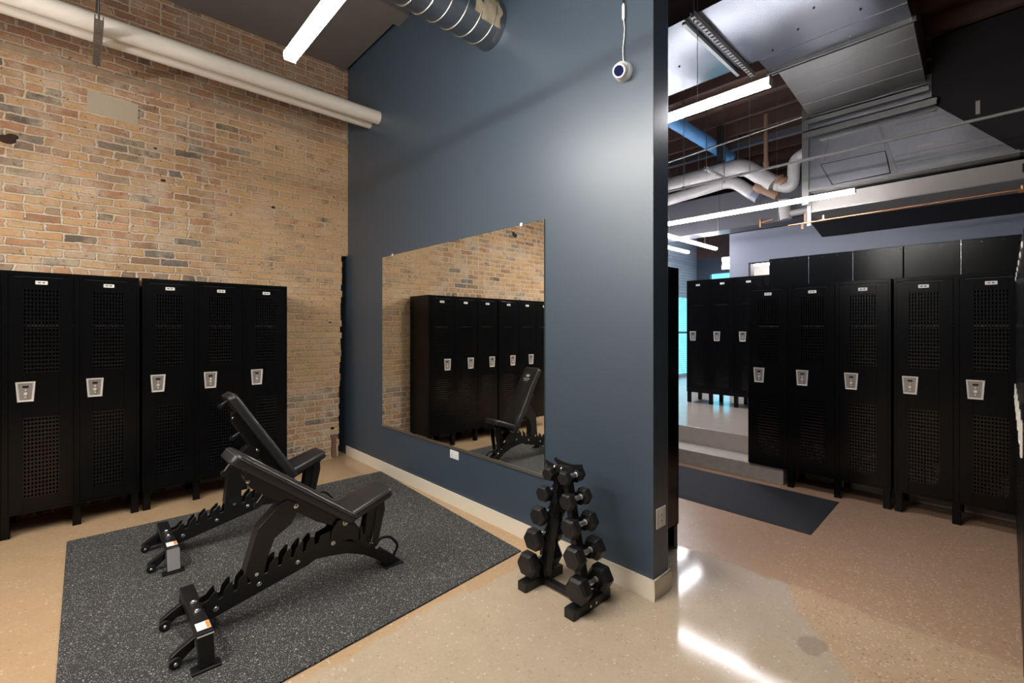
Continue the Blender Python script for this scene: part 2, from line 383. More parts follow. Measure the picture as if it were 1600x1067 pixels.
# spiral duct into the blue wall
t = thing('spiral_duct', 'round spiral metal duct passing into the blue wall near the ceiling', 'duct', (0, 2.80, 3.95))
MB().tube([(-3.9+.1*k, 0, 0) for k in range(63)] + [(2.389,0,0)], .172, 40).build('pipe', 'spiral', t)
sm_ = MB()
pts = []
for k in range(36*50):
    a = 2*PI*k/36; x = 2.36 - .125*k/36
    if x < -3.9: break
    pts.append((x, .174*math.cos(a), .174*math.sin(a)))
sm_.tube(pts, .005, 5).build('seam', 'alu', t)
tp = MB(); NN = 16
pts = [[( 2.10+.28*i/8, (.176+.005*math.sin(i*2.1+k))*math.cos(R(-35+110*k/NN)), (.176+.005*math.cos(i*1.7+k*1.3))*math.sin(R(-35+110*k/NN))) for k in range(NN+1)] for i in range(9)]
vs = [p for r_ in pts for p in r_]; fs = [(i*(NN+1)+k, i*(NN+1)+k+1, (i+1)*(NN+1)+k+1, (i+1)*(NN+1)+k) for i in range(8) for k in range(NN) if not (k > 11 - (i*7 % 5) and i < 6) and not (i < 2 and k % 5 == 0)]
# the sealant sits on the camera side of the pipe (towards -y) and its crown
vs = [(x, -y, z) for x, y, z in vs]
tp.add(vs, fs, True).build('sealant', 'tape', t)
MB().tube([(2.34,0,0),(2.36,0,0),(2.389,0,0)], [.1735,.180,.183], 40).build('collar', 'spiral', t)

# white insulated pipes along the brick wall
def pipe(y, z, r, label, xe):
    t = thing('insulated_pipe', label, 'pipe', (0, y, z), 0, 'pipes along the brick wall')
    MB().tube([(-3.99,0,0),(xe,0,0)], r, 28).build('jacket', 'pipe', t)
    for x in (-2.5, -.02, 1.1):
        MB().tube([(x,0,0),(x+.012,0,0)], r*1.012, 28).build('joint_band', 'pipe', t)
    return t
pipe(4.70, 3.855, .070, 'thick white insulated pipe along the brick wall, the nearer of the two', 2.389)
pipe(4.90, 3.858, .056, 'thinner white insulated pipe tucked between the thick pipe and the brick', 2.389)
t = thing('pipe_hanger', 'slotted metal strut bracket carrying the two white pipes', 'bracket', (.10, 4.8, 3.77))
h = MB()
h.box(-.026,-.019,-.38,.40,-.02,.013).box(.019,.026,-.38,.40,-.02,.013)
for k in range(21): h.box(-.02,.02,-.38+.0378*k,-.38+.0378*k+.022,-.022,-.016)
h.build('strut', 'galvd', t)
MB().tube([(0,-.30,-.03),(0,-.30,.9)], .006, 8).build('rod', 'galvd', t); MB().tube([(0,.34,-.06),(0,.34,.9)], .006, 8).build('rod', 'galvd', t)

# LED batten lamps
def lamp(label, x0, y0, x1, y1, z, m='lamp', top=4.69, we=.5, group='linear LED lamps'):
    L = math.hypot(x1-x0, y1-y0); a = math.atan2(y1-y0, x1-x0)
    t = thing('led_lamp', label, 'lamp', (x0, y0, z), a, group)
    MB().box(0, L, -.028, .028, .022, .032).build('housing', 'white', t, bev=.004)
    MB().prism([(-.036,.022),(-.036,-.008),(-.026,-.022),(.026,-.022),(.036,-.008),(.036,.022)], .004, L-.004, 'x').build('diffuser', m, t)
    for e in (0, L): MB().box(e-.004, e+.004, -.034, .034, -.022, .033).build('end_cap', 'white', t)
    for e in (we, L-we): MB().tube([(e,0,.032),(e,0,top-z)], .0025, 6).build('wire', 'galvd', t)
    return t
lamp('bright linear LED lamp hung over the weight benches and rubber mat', .935, .55, .935, 2.985, 3.2)
lamp('added linear LED lamp over the far left of the room, unseen outside the frame', -3.0, 1.7, -3.0, 4.14, 3.2)  # added fill lamp, unseen, brightens the left room
lamp('added linear LED lamp brightening the brick wall, unseen left of the frame', -1.2, 1.7, -1.2, 4.14, 3.2)  # added lamp, unseen, brightens the brick
lamp('linear LED lamp hung below the big duct over the corridor', 3.38, 1.08, 3.38, 3.52, 3.2, 'lampR', 5.2)
lamp('linear LED lamp in front of the metal ducts over the raised landing', 6.80, 1.24, 6.80, 3.66, 3.2, 'lampR', 5.2, .85)
lamp('upper of two far linear LED lamps over the landing aisle', 7.2, 4.72, 9.64, 4.72, 3.2, 'lampR', 5.2)
lamp('lower of two far linear LED lamps over the landing aisle', 7.2, 4.12, 9.64, 4.12, 3.2, 'lampR', 5.2)

# ------------------------------------------------------------------ lockers
LH, LG, LD = 1.975, .168, .46
def perf(x0, x1, z0, z1, nx, nz):
    b = MB(); px = (x1-x0)/nx; pz = (z1-z0)/nz
    for i in range(nx+1):
        c = x0 + px*i; b.box(c-.0045, c+.0045, .0012, .0028, z0, z1)
    for k in range(nz+1):
        c = z0 + pz*k
        b.hexa([(x0,.001,c-.0065),(x1,.001,c-.0065),(x1,.010,c+.001),(x0,.010,c+.001),(x0,.0003,c+.0045),(x1,.0003,c+.0045),(x1,.010,c+.006),(x0,.010,c+.006)])
    return b
LP = .384
def door_mesh(w):
    # sheet door with two rectangular openings, w wide, local x 0..w, z LG+.02..LH-.035
    z0, z1 = LG+.022, LH-.034
    o1 = (.075, w-.082, .285, .880); o2 = (.075, w-.082, 1.222, 1.848)
    b = MB()
    b.box(0, o1[0], 0, .004, z0, z1).box(o1[1], w, 0, .004, z0, z1)
    b.box(o1[0], o1[1], 0, .004, z0, o1[2]).box(o1[0], o1[1], 0, .004, o1[3], o2[2]).box(o1[0], o1[1], 0, .004, o2[3], z1)
    b.box(0, w, .004, .016, z0, z0+.006).box(0, w, .004, .016, z1-.006, z1).box(0, .004, .004, .016, z0, z1).box(w-.004, w, .004, .016, z0, z1)
    return b, o1, o2
def latch(parent, x, z):
    # nickel cup: flange frame + recessed pan + lifting knob, thumb tab and key slot
    b = MB(); W, w, H = .053, .044, .075
    def ring(k, y): return [(-(W-k), y, H-k), ((W-k), y, H-k), ((w-k), y, -(H-k)), (-(w-k), y, -(H-k))]
    rings = [ring(0, .002), ring(.002, -.006), ring(.009, -.006), ring(.014, .0)]
    vs = [(x+p[0], p[1], z+p[2]) for r_ in rings for p in r_]; fs = []
    for i in range(3):
        for k in range(4):
            k2 = (k+1) % 4; fs.append((i*4+k, (i+1)*4+k, (i+1)*4+k2, i*4+k2))
    b.add(vs, fs); l = b.build('latch', 'chrome', parent)
    MB().add([(x+p[0], -.0004, z+p[2]) for p in ring(.013, 0)], [(3,2,1,0)]).build('latch_pan', 'chromed', l)
    k = MB()
    k.tube([(x,0,z-.015),(x,-.009,z-.015)], [.011,.010], 14).sphere((x,-.002,z+.012), .0055, 8, 6).sphere((x,-.002,z-.040), .0055, 8, 6)
    k.build('latch_knob', 'chrome', l)
    MB().box(x-.016,x+.016,-.004,0,z+.030,z+.046).build('latch_lifter', 'frame', l, bev=.003)
def plate(parent, x, z):
    b = MB()
    b.box(x-.033,x+.033,-.0035,0,z-.0135,z-.008).box(x-.033,x+.033,-.0035,0,z+.008,z+.0135).box(x-.033,x-.026,-.0035,0,z-.0135,z+.0135).box(x+.026,x+.033,-.0035,0,z-.0135,z+.0135)
    p = b.box(x-.028,x+.028,-.0015,0,z-.010,z+.010).build('number_plate', 'label', parent)
    MB().box(x-.020,x-.004,-.0022,-.0012,z-.0035,z+.0035).box(x+.004,x+.018,-.0022,-.0012,z-.0045,z+.0035).build('plate_slot', 'dark', p)
def bank(label, loc, rz, n=3, pitch=LP, front=True, legs=None, group='black steel locker banks'):
    W = n*pitch
    t = thing('locker_bank', label, 'lockers', loc, rz, group)
    b = MB(); th = .003
    b.box(0, W, .02, LD, LH-.006, LH).box(0, W, .02, LD, LG, LG+.006).box(0, W, LD-.004, LD, LG, LH)
    for i in range(n+1):
        c = min(max(pitch*i, .002), W-.002); b.box(c-.002, c+.002, .02, LD, LG, LH)
    # front frame: posts and rails
    for i in range(n+1):
        w_ = .017 if 0 < i < n else .019
        c = pitch*i; x0 = max(0, c-w_/1.0); x1 = min(W, c+w_/1.0); b.box(x0, x1, .0, .022, LG, LH)
    b.box(0, W, .002, .022, LH-.032, LH).box(0, W, .002, .022, LG, LG+.020)
    b.build('cabinet', 'lock', t, bev=.0015, seg=1)
    sh = MB()
    for i in range(n): sh.box(pitch*i+.006, pitch*(i+1)-.006, .03, LD-.01, 1.575, 1.590).box(pitch*i+.006, pitch*(i+1)-.006, .03, .034, 1.560, 1.590)
    sh.build('shelf', 'lockin', t)
    MB().box(.01, W-.01, .026, .030, 1.566, 1.574).build('lit_shelf_lip', 'alu', t)  # paler strip carries the lit look of the shelf edge
    for i in range(n):
        dw = pitch - .036; dx = pitch*i + .018
        dm, o1, o2 = door_mesh(dw)
        if front:
            d = dm.build('door', 'lock', t, bev=.0012, seg=1); d.location = (dx, -.004, 0)
            perf(o1[0], o1[1], o1[2], o1[3], 10, 20).build('lower_mesh', 'lmesh', d)
            perf(o2[0], o2[1], o2[2], o2[3], 10, 21).build('upper_mesh', 'lmesh', d)
            latch(d, .088, 1.077); plate(d, dw/2-.002, 1.895)
            MB().box(.03, dw-.06, -.0018, .0, LH-.042, LH-.0385).build('drip_edge', 'frame', d)
        else:
            d = dm.build('door', 'lock', t); d.location = (dx, -.004, 0)
    for i in (range(n+1) if legs is None else legs):
        c = min(max(pitch*i, .03), W-.03)
        for y in (.012, LD-.06):
            MB().box(c-.026, c+.026, y, y+.006, 0, LG).box(c-.026, c-.020, y, y+.045, 0, LG).box(c+.020, c+.026, y, y+.045, 0, LG).build('leg', 'lock', t)
    # rivets along the top of the back sheet
    rv = MB()
    for i in range(n*3+1): rv.sphere((min(max(W*i/(n*3), .02), W-.02), LD+.001, LH-.03), .006, 8, 6)
    for i in range(1, n): rv.box(pitch*i-.001, pitch*i+.001, LD, LD+.0015, LG, LH)
    rv.build('rivets', 'steel', t)
    return t
YL = 4.99
proto = bank('three-door black locker bank at the brick wall, nearest the blue wall', (.385, YL, 0), 0)
def bank_copy(label, loc, rz, nolegs=()):
    c = copy_tree(proto); c.location = loc; c.rotation_euler = (0,0,rz); c['label'] = label
    if nolegs:
        k = 0
        for ch in list(c.children):
            if ch.name.split('.')[0] == 'leg':
                if k in nolegs: bpy.data.objects.remove(ch)
                k += 1
    return c
bank_copy('black locker bank at the brick wall cut by the left frame edge', (.366-1.152, YL, 0), 0)
bank_copy('black locker bank facing the corridor, standing beside the concrete steps', (5.045, 1.822, 0), -PI/2, nolegs=(0,1))
bank_copy('black locker bank facing the corridor, second from the concrete steps', (5.045, .652, 0), -PI/2)
bank_copy('black locker bank showing its riveted back, raised beside the opening in the grey wall', (6.11, .664, .35), PI/2)
bank_copy('black locker bank showing its riveted back, raised, nearest the right frame edge', (6.11, -.496, .35), PI/2)
bank_copy('black locker bank on the raised landing, farthest to the left with light under it', (7.25, 3.57, .35), -PI/2)
bank_copy('black locker bank on the raised landing, half hidden behind the corridor lockers', (7.25, 2.41, .35), -PI/2)
bank_copy('black locker bank on the hidden side of the blue wall, only its end showing', (3.10, 1.585, 0), PI/2)
bank_copy('black locker bank seen edge-on at the right frame edge, farther half', (4.98, -.05, 0), PI)
bank_copy('black locker bank seen edge-on at the right frame edge, nearer half', (3.82, -.05, 0), PI)

# ------------------------------------------------------------------ mats
t = MB().box(-.07, 2.24, 2.27, 4.62, .0005, .010)
# follow the slight skew of the laid mat
mt = MB().hexa([(-.08,2.10,.0005),(2.235,2.30,.0005),(2.372,4.612,.0005),(-.07,4.64,.0005),(-.08,2.10,.010),(2.235,2.30,.010),(2.372,4.612,.010),(-.07,4.64,.010)]).build('rubber_mat', 'mat', bev=.002)
tag(mt, 'large speckled black rubber gym mat under the two benches', 'mat')
mt = thing('anti_fatigue_mat', 'long charcoal runner mat with sloping edges before the concrete steps', 'mat', (0,0,0))
zt = .014
MB().hexa([(4.06,1.075,.001),(4.88,1.09,.001),(4.90,3.4,.001),(4.08,3.4,.001),(4.06,1.075,zt),(4.88,1.09,zt),(4.90,3.4,zt),(4.08,3.4,zt)]).build('pad', 'mat2', mt)
e = MB()
e.hexa([(4.0,1.0,.001),(4.06,1.075,.001),(4.08,3.4,.001),(4.02,3.4,.001),(4.0,1.0,.003),(4.06,1.075,zt),(4.08,3.4,zt),(4.02,3.4,.003)])
e.hexa([(4.0,1.0,.001),(4.94,1.015,.001),(4.88,1.09,.001),(4.06,1.075,.001),(4.0,1.0,.003),(4.94,1.015,.003),(4.88,1.09,zt),(4.06,1.075,zt)])
e.hexa([(4.88,1.09,.001),(4.94,1.015,.001),(4.96,3.4,.001),(4.90,3.4,.001),(4.88,1.09,zt),(4.94,1.015,.003),(4.96,3.4,.003),(4.90,3.4,zt)])
e.build('bevelled_edge', 'mat2', mt)

# ------------------------------------------------------------------ steps and landing
S(MB().box(5.065, 5.46, 1.50, 5.49, 0, .160).build('floor_step', 'conc', bev=.006))
S(MB().box(5.45, 11.7, -3.0, 5.49, 0, .3495).build('floor_landing', 'concp', bev=.006))

# ------------------------------------------------------------------ right-hand rooms: shell
S(MB().box(2.56, 10.0, 5.49, 5.7, 0, 5.3).box(11.5, 12.0, 5.49, 5.7, 0, 5.3).box(10.0, 11.5, 5.49, 5.7, 2.32, 5.3).box(10.0, 11.5, 5.49, 5.7, 0, .40).build('wall_corridor', 'wbrick'))
S(MB().box(11.7, 11.9, 5.15, 5.7, .35, 3.33).box(11.7, 11.9, -5, 3.4, .35, 3.33).box(11.7, 11.9, 3.4, 5.15, 2.93, 3.33).build('wall_far_end', 'blue'))
S(box('wall_far_upper', 'wood', (11.7, 11.9, -5, 5.7, 3.33, 5.3)))
S(box('ceiling_corridor', 'wood', (2.56, 12, -5, 5.5, 5.2, 5.35)))
# daylight windows, each a lit sky pane with frame and slats
w = S(box('window_1', 'sky', (10.0, 11.5, 5.60, 5.62, .40, 2.32)))
fr = MB().box(10.0,11.5,5.50,5.56,1.42,1.47)
for k in range(38): fr.box(10.0,11.5,5.49,5.52,.42+.05*k,.425+.05*k)
fr.build('window_frame', 'grayblue', w)
w = S(box('window_2', 'sky', (11.82, 11.84, 3.4, 5.15, .36, 2.93)))
MB().box(11.70,11.76,4.24,4.30,.36,2.93).box(11.70,11.76,3.4,5.15,1.6,1.65).build('window_frame', 'grayblue', w)
# ceiling joists
for k in range(14):
    x = 2.9 + .62*k
    j = S(box('ceiling_joist', 'wood', (x, x+.07, -5, 5.49, 4.98, 5.2)))
# partition wall with pass-through opening
px0, px1 = 9.0, 9.15
S(MB().box(px0, px1, -5, 2.2, .35, 3.335).box(px0, px1, 3.24, 3.585, .35, 3.335).box(px0, px1, 2.2, 3.24, .35, 2.40).box(px0, px1, 2.2, 3.24, 2.755, 3.335).build('wall_partition', 'grayblue'))
S(box('wall_behind_opening', 'beige', (10.4, 10.5, 1.6, 3.7, .35, 3.2)))
S(MB().box(px0-.01, px0+.16, 3.205, 3.242, 2.40, 2.757).box(px0-.01, px0+.16, 2.2, 3.24, 2.745, 2.757).build('trim_4', 'dark'))
lamp('short LED lamp glimpsed through the opening in the grey wall', 9.75, 2.5, 9.75, 3.4, 2.80, 'lampR', 5.2, .2)

# exit sign
t = thing('exit_sign', 'small lit exit sign at the edge of the grey partition wall', 'sign', (11.6, 4.66, 3.15))
MB().box(-.03, .03, -.14, .14, -.155, .155).build('housing', 'white', t, bev=.006)
MB().box(-.033, -.030, -.13, .13, -.145, .145).build('face', 'exit', t)
fc = bpy.data.curves.new('exit_letters', 'FONT'); fc.body = 'EXIT'; fc.size = .14; fc.align_x = 'CENTER'; fc.align_y = 'CENTER'; fc.extrude = .001
fo = bpy.data.objects.new('letters_curve', fc); me = bpy.data.meshes.new_from_object(fo); bpy.data.objects.remove(fo)
fo = bpy.data.objects.new('letters', me); C.objects.link(fo); me.materials.clear(); me.materials.append(M['red']); fo.parent = t
fo.location = (-.035, 0, 0); fo.rotation_euler = (PI/2, 0, -PI/2)

# ------------------------------------------------------------------ ducts over the corridor
t = thing('air_duct', 'wide galvanised duct with flat underside and cross strut over the corridor', 'duct')
MB().box(4.36, 5.65, .63, 5.4, 4.60, 4.98).build('trunk', 'galvt', t, bev=.004)
MB().box(5.655, 5.97, .63, 1.93, 4.60, 4.98).build('branch_box', 'galvt', t, bev=.004)
MB().hexa([(5.975,.63,4.60),(7.30,.65,4.465),(7.30,1.85,4.465),(5.975,1.85,4.60),(5.975,.63,4.98),(7.30,.65,4.98),(7.30,1.85,4.98),(5.975,1.85,4.98)]).build('offset_section', 'galvd', t)
f = MB()
f.box(5.955, 5.975, .60, 1.95, 4.56, 4.602).box(5.975, 5.990, .60, 1.95, 4.575, 4.602).box(5.99, 6.01, .62, 1.9, 4.55, 4.6)
f.build('flange', 'galvd', t)
cs = MB()
for k in (1, 2, 3):
    x = 5.975 + 1.33*k/4; z = 4.60 - .135*k/4; cs.tube([(x,.64,z-.001),(x,1.84,z-.001)], .004, 6)
cs.build('cross_break', 'galv', t)
dm = MB()
for (x, y) in ((4.9,.95),(5.1,1.25),(5.35,1.45),(5.45,.95),(5.1,2.6),(5.55,1.75)): dm.sphere((x,y,4.6), .012, 8, 6)
dm.build('rivet', 'dark', t)
t = thing('duct_strut', 'long slotted steel strut slung under the wide duct', 'strut', (0, 2.06, 4.56))
h = MB().box(4.30, 5.86, -.022,-.018, -.02, .035).box(4.30, 5.86, .018,.022, -.02, .035)
for k in range(24): h.box(4.30+.065*k, 4.30+.065*k+.036, -.02, .02, -.022, -.018)
h.build('channel', 'pipew', t)
MB().tube([(4.33,0,-.06),(4.33,0,.64)], .006, 8).build('rod', 'galvd', t); MB().tube([(5.82,0,-.06),(5.82,0,.64)], .006, 8).build('rod', 'galvd', t)
MB().box(4.36, 5.72, .10,.135,-.01,.02).build('side_angle', 'galvd', t)

t = thing('return_duct', 'tall galvanised duct side with an access door, beyond the corridor lockers', 'duct')
XV = 7.32
MB().add([(XV,1.85,3.43),(XV,1.85,4.55),(XV,.60,4.55),(XV,.60,4.20),(XV,-.10,3.43)] + [(8.25,1.85,3.43),(8.25,1.85,4.55),(8.25,.60,4.55),(8.25,.60,4.20),(8.25,-.10,3.43)],
         [(0,1,2,3,4),(9,8,7,6,5),(5,6,1,0),(6,7,2,1),(7,8,3,2),(8,9,4,3),(9,5,0,4)]).build('casing', 'galv', t)  # slanted edge follows the shadow line across the duct face
f = MB()
f.box(XV-.06, XV, .62, 1.88, 4.40, 4.42).box(XV-.06, XV-.05, .62, 1.88, 4.34, 4.42)
f.box(XV-.10, XV, .55, 1.90, 4.22, 4.235).box(XV-.10, XV-.092, .55, 1.90, 4.14, 4.235).box(XV-.05, XV, .56, 1.72, 4.09, 4.11)
f.box(XV-.02, XV, -.10, 1.88, 3.42, 3.455).box(XV-.035, XV-.02, -1.6, 1.88, 3.42, 3.432)
f.box(XV-.03, XV+.02, 1.85, 1.93, 3.25, 4.6)
f.build('flange', 'galvd', t)
d = MB().add([(XV-.02,1.705,3.755),(XV-.02,1.03,3.75),(XV-.02,.985,3.475),(XV-.02,1.57,3.462),(XV-.003,1.705,3.755),(XV-.003,1.03,3.75),(XV-.003,.985,3.475),(XV-.003,1.57,3.462)],
         [(0,3,2,1),(0,1,5,4),(1,2,6,5),(2,3,7,6),(3,0,4,7)]).build('access_door', 'galv', t)
MB().add([(XV-.004,1.72,3.768),(XV-.004,1.018,3.763),(XV-.004,.972,3.463),(XV-.004,1.582,3.45)], [(0,1,2,3)]).build('door_gap_shade', 'dark', d)  # dark outline drawn in for the gap round the door
f = MB().hexa([(XV-.012,.90,3.44),(XV-.002,.90,3.44),(XV-.002,.955,3.44),(XV-.012,.955,3.44),(XV-.012,1.07,4.10),(XV-.002,1.07,4.10),(XV-.002,1.10,4.10),(XV-.012,1.10,4.10)])
f.build('standing_seam', 'galvd', t); f = MB()
f.hexa([(XV-.012,1.66,3.80),(XV-.002,1.66,3.80),(XV-.002,1.68,3.80),(XV-.012,1.68,3.80),(XV-.012,1.62,4.09),(XV-.002,1.62,4.09),(XV-.002,1.63,4.09),(XV-.012,1.63,4.09)])
f.build('standing_seam', 'galvd', t)
cs = MB()
for zz, y0 in ((4.04,.44),(3.86,.28),(3.66,.10),(3.55,.0)): cs.tube([(XV-.001,y0+.02,zz),(XV-.001,.93,zz)], .003, 6)
cs.build('cross_break', 'galvd', t)
MB().box(XV-.003, XV-.001, .585, .725, 3.705, 3.74).build('sticker', 'gray', t)
# black casing standing in for the shaded rest of the duct side
t = thing('duct_shade_casing', 'black casing standing in for the shaded upper right part of the tall duct', 'bulkhead')
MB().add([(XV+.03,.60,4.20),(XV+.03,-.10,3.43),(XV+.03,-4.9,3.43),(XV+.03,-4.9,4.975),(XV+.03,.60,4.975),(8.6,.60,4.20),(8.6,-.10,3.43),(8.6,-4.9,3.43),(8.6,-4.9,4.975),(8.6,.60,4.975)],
    [(0,4,3,2,1),(5,6,7,8,9),(0,1,6,5),(1,2,7,6),(2,3,8,7),(3,4,9,8),(4,0,5,9)]).build('casing', mat('duct_shade_brown', (.006,.004,.004), .6), t)
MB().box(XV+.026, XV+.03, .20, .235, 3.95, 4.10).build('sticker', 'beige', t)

t = thing('long_duct', 'long warm grey duct running beneath the tall duct', 'duct')
MB().box(7.55, 8.30, -5.0, 1.93, 3.19, 3.405).build('casing', 'gray', t, bev=.004)
MB().box(7.535, 7.55, -4.9, 1.90, 3.185, 3.20).box(7.53,7.55,1.88,1.93,3.0,3.41).build('flange', 'galvd', t)
for y in (-.15,): MB().box(7.52, 7.55, y-.05, y+.03, 3.26, 3.35).build('clamp', 'dark', t)
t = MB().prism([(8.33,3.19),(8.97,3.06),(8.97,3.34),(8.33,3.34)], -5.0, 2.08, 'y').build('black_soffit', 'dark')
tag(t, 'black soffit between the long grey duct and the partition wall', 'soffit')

t = thing('copper_pipe', 'slim copper pipe with tee fittings along the grey duct', 'pipe')
MB().tube([(7.40,2.13,3.02),(7.40,-5.0,3.10)], .012, 10).build('pipe', 'copper', t)
for y in (1.70, -.12): MB().tube([(7.40,y+.03,3.026),(7.40,y-.03,3.026)], .02, 10).tube([(7.40,y,3.02),(7.40,y,3.09)], .015, 8).build('tee', 'copper', t)
MB().box(7.39,7.41,1.90,1.93,3.03,3.16).tube([(7.4,1.95,3.02),(7.4,1.95,2.94)], .02, 8).build('valve', 'rust', t)
t = thing('copper_tee', 'short copper tee on the grey bulkhead under the far LED lamp', 'pipe fitting', (8.53, 2.78, 3.33))
MB().tube([(0,.10,-.05),(0,.10,.10)], .018, 8).build('riser', 'copper', t); MB().tube([(0,.10,.03),(0,-.10,.055)], .013, 8).build('branch', 'copper', t)

t = thing('conduit_rail', 'thin straight steel conduit crossing in front of the ducts', 'conduit')
MB().tube([(6.0,-5.0,3.455),(6.0,5.4,3.465)], .014, 10).build('pipe', 'pipew', t)
for y in (3.0, 1.5, 2.25): MB().tube([(6,y+.02,3.46),(6,y-.02,3.46)], .02, 10).build('coupling', 'galv', t)
for y in (3.0, 2.15): MB().tube([(6,y,3.47),(6,y,5.2)], .004, 6).build('rod', 'galv', t)

# gray bulkhead behind far lamp
t = thing('grey_bulkhead', 'large dull grey sheet-metal bulkhead behind the far LED lamp', 'bulkhead')
MB().box(8.55, 8.95, 2.12, 4.80, 3.34, 4.0).build('panel', 'bulk', t, bev=.004)
MB().box(8.54,8.55,3.60,3.615,3.34,4.0).box(8.54,8.55,2.6,2.61,3.34,4.0).build('seam', 'galvd', t)

# insulated white pipes beyond
def bend(pts, n=6, k=.5):
    out = [Vector(pts[0])]
    for a, b_, c in zip(pts, pts[1:], pts[2:]):
        a, b_, c = Vector(a), Vector(b_), Vector(c)
        p, q = b_ + (a-b_).normalized()*k, b_ + (c-b_).normalized()*k
        for i in range(n+1):
            s = i/n; out.append(p*(1-s)**2 + b_*2*s*(1-s) + q*s*s)
    out.append(Vector(pts[-1])); return out
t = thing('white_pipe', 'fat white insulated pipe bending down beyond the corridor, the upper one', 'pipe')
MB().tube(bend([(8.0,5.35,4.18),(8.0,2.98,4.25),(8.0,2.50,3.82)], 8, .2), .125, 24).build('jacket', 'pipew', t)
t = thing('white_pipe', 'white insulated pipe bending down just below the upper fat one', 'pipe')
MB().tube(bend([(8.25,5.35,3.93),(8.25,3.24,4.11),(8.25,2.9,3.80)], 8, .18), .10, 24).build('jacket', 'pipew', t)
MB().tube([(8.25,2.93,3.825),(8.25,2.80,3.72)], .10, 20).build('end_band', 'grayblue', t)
t = thing('pipe_valve', 'rusty cast iron valve joining the bent white pipes', 'valve')
MB().tube([(8.0,2.78,3.86),(8.0,2.70,3.80),(8.0,2.66,3.76)], [.06,.085,.06], 14).tube([(8.0,2.68,3.78),(8.0,2.45,3.62)], .06, 14).build('body', 'rust', t)
MB().tube([(8.0,2.50,3.90),(8.0,2.33,3.80)], .085, 14).tube([(8.0,2.44,3.87),(8.0,2.41,3.85)], .105, 16).tube([(8.0,2.36,3.82),(8.0,2.34,3.80)], .105, 16).build('coupling', 'rust', t)
MB().tube([(8.0,2.62,4.15),(8.0,2.62,3.90)], .02, 8).build('stem', 'rust', t)
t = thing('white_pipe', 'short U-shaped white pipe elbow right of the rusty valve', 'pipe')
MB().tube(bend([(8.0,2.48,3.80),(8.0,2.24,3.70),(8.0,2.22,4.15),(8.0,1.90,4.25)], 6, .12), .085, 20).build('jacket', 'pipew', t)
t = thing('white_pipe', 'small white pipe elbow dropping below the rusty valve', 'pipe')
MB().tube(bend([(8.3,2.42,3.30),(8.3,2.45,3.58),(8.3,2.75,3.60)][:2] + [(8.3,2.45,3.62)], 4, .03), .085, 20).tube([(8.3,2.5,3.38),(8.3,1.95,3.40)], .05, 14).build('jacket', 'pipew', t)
t = MB().tube([(8.0,2.62,4.10),(8.0,2.62,4.97)], .032, 12).tube([(8.0,2.62,4.12),(8.0,2.62,4.2)], .045, 12).build('iron_riser', 'rust')
tag(t, 'rusty vertical iron pipe rising from the valve to the ceiling', 'pipe')
t = MB().box(7.9,7.98,3.28,3.36,4.38,4.975).build('hanger_post', 'dark'); tag(t, 'black steel hanger post dropping from the ceiling beside the blue-lit duct', 'post')
t = thing('steel_beam', 'light grey steel angle beam spanning under the dark ceiling', 'beam')
MB().prism([(8.4,4.70),(8.5,4.70),(8.5,4.715),(8.415,4.715),(8.415,4.80),(8.4,4.80)], 1.9, 5.4, 'y').build('angle', 'bulk', t)
t = thing('round_conduit', 'thin dark conduit running level beneath the steel beam', 'conduit')
MB().tube([(7.6,5.4,4.42),(7.6,1.95,4.60)], .018, 8).build('pipe', 'galvd', t)
t = thing('trapeze_hanger', 'small white slotted trapeze hanger under the bent white pipes', 'bracket', (0,0,0))
h = MB().box(7.0,7.75,3.13,3.135,3.99,4.03).box(7.0,7.75,3.165,3.17,3.99,4.03)
for k in range(10): h.box(7.0+.075*k,7.04+.075*k,3.13,3.17,3.985,3.99)
h.build('channel', 'pipew', t)
for x in (7.04, 7.70): MB().tube([(x,3.15,3.93),(x,3.15,4.98)], .006, 6).build('rod', 'galv', t)
t = thing('hanger_rod', 'thin threaded hanger rods over the far landing', 'rod')
for x, y in ((8.0,3.98),(8.0,3.72),(8.0,3.26),(8.0,3.05)): MB().tube([(x,y,4.34),(x,y,5.2)], .007, 6).build('rod', 'galv', t)
t = thing('blue_lit_duct', 'round spiral duct with blue light put into its colour', 'duct')
MB().tube([(6.1,3.46,4.70),(8.7,3.46,4.70)], .10, 24).build('pipe', 'spiralb', t)
pts = [(6.12+.06*k/20, 3.46+.101*math.cos(2*PI*k/20), 4.70+.101*math.sin(2*PI*k/20)) for k in range(20*42)]
MB().tube(pts, .003, 4).build('seam', 'spiralb', t)
# deck panel near the end wall, blue light put into its colour
t = MB().box(9.3, 11.6, 3.3, 5.3, 3.95, 4.0).build('ceiling_panel', mat('blue_lit_panel', (.10,.35,.75), .5)); tag(t, 'ceiling panel with blue light put into its colour, far beyond the landing', 'ceiling panel')

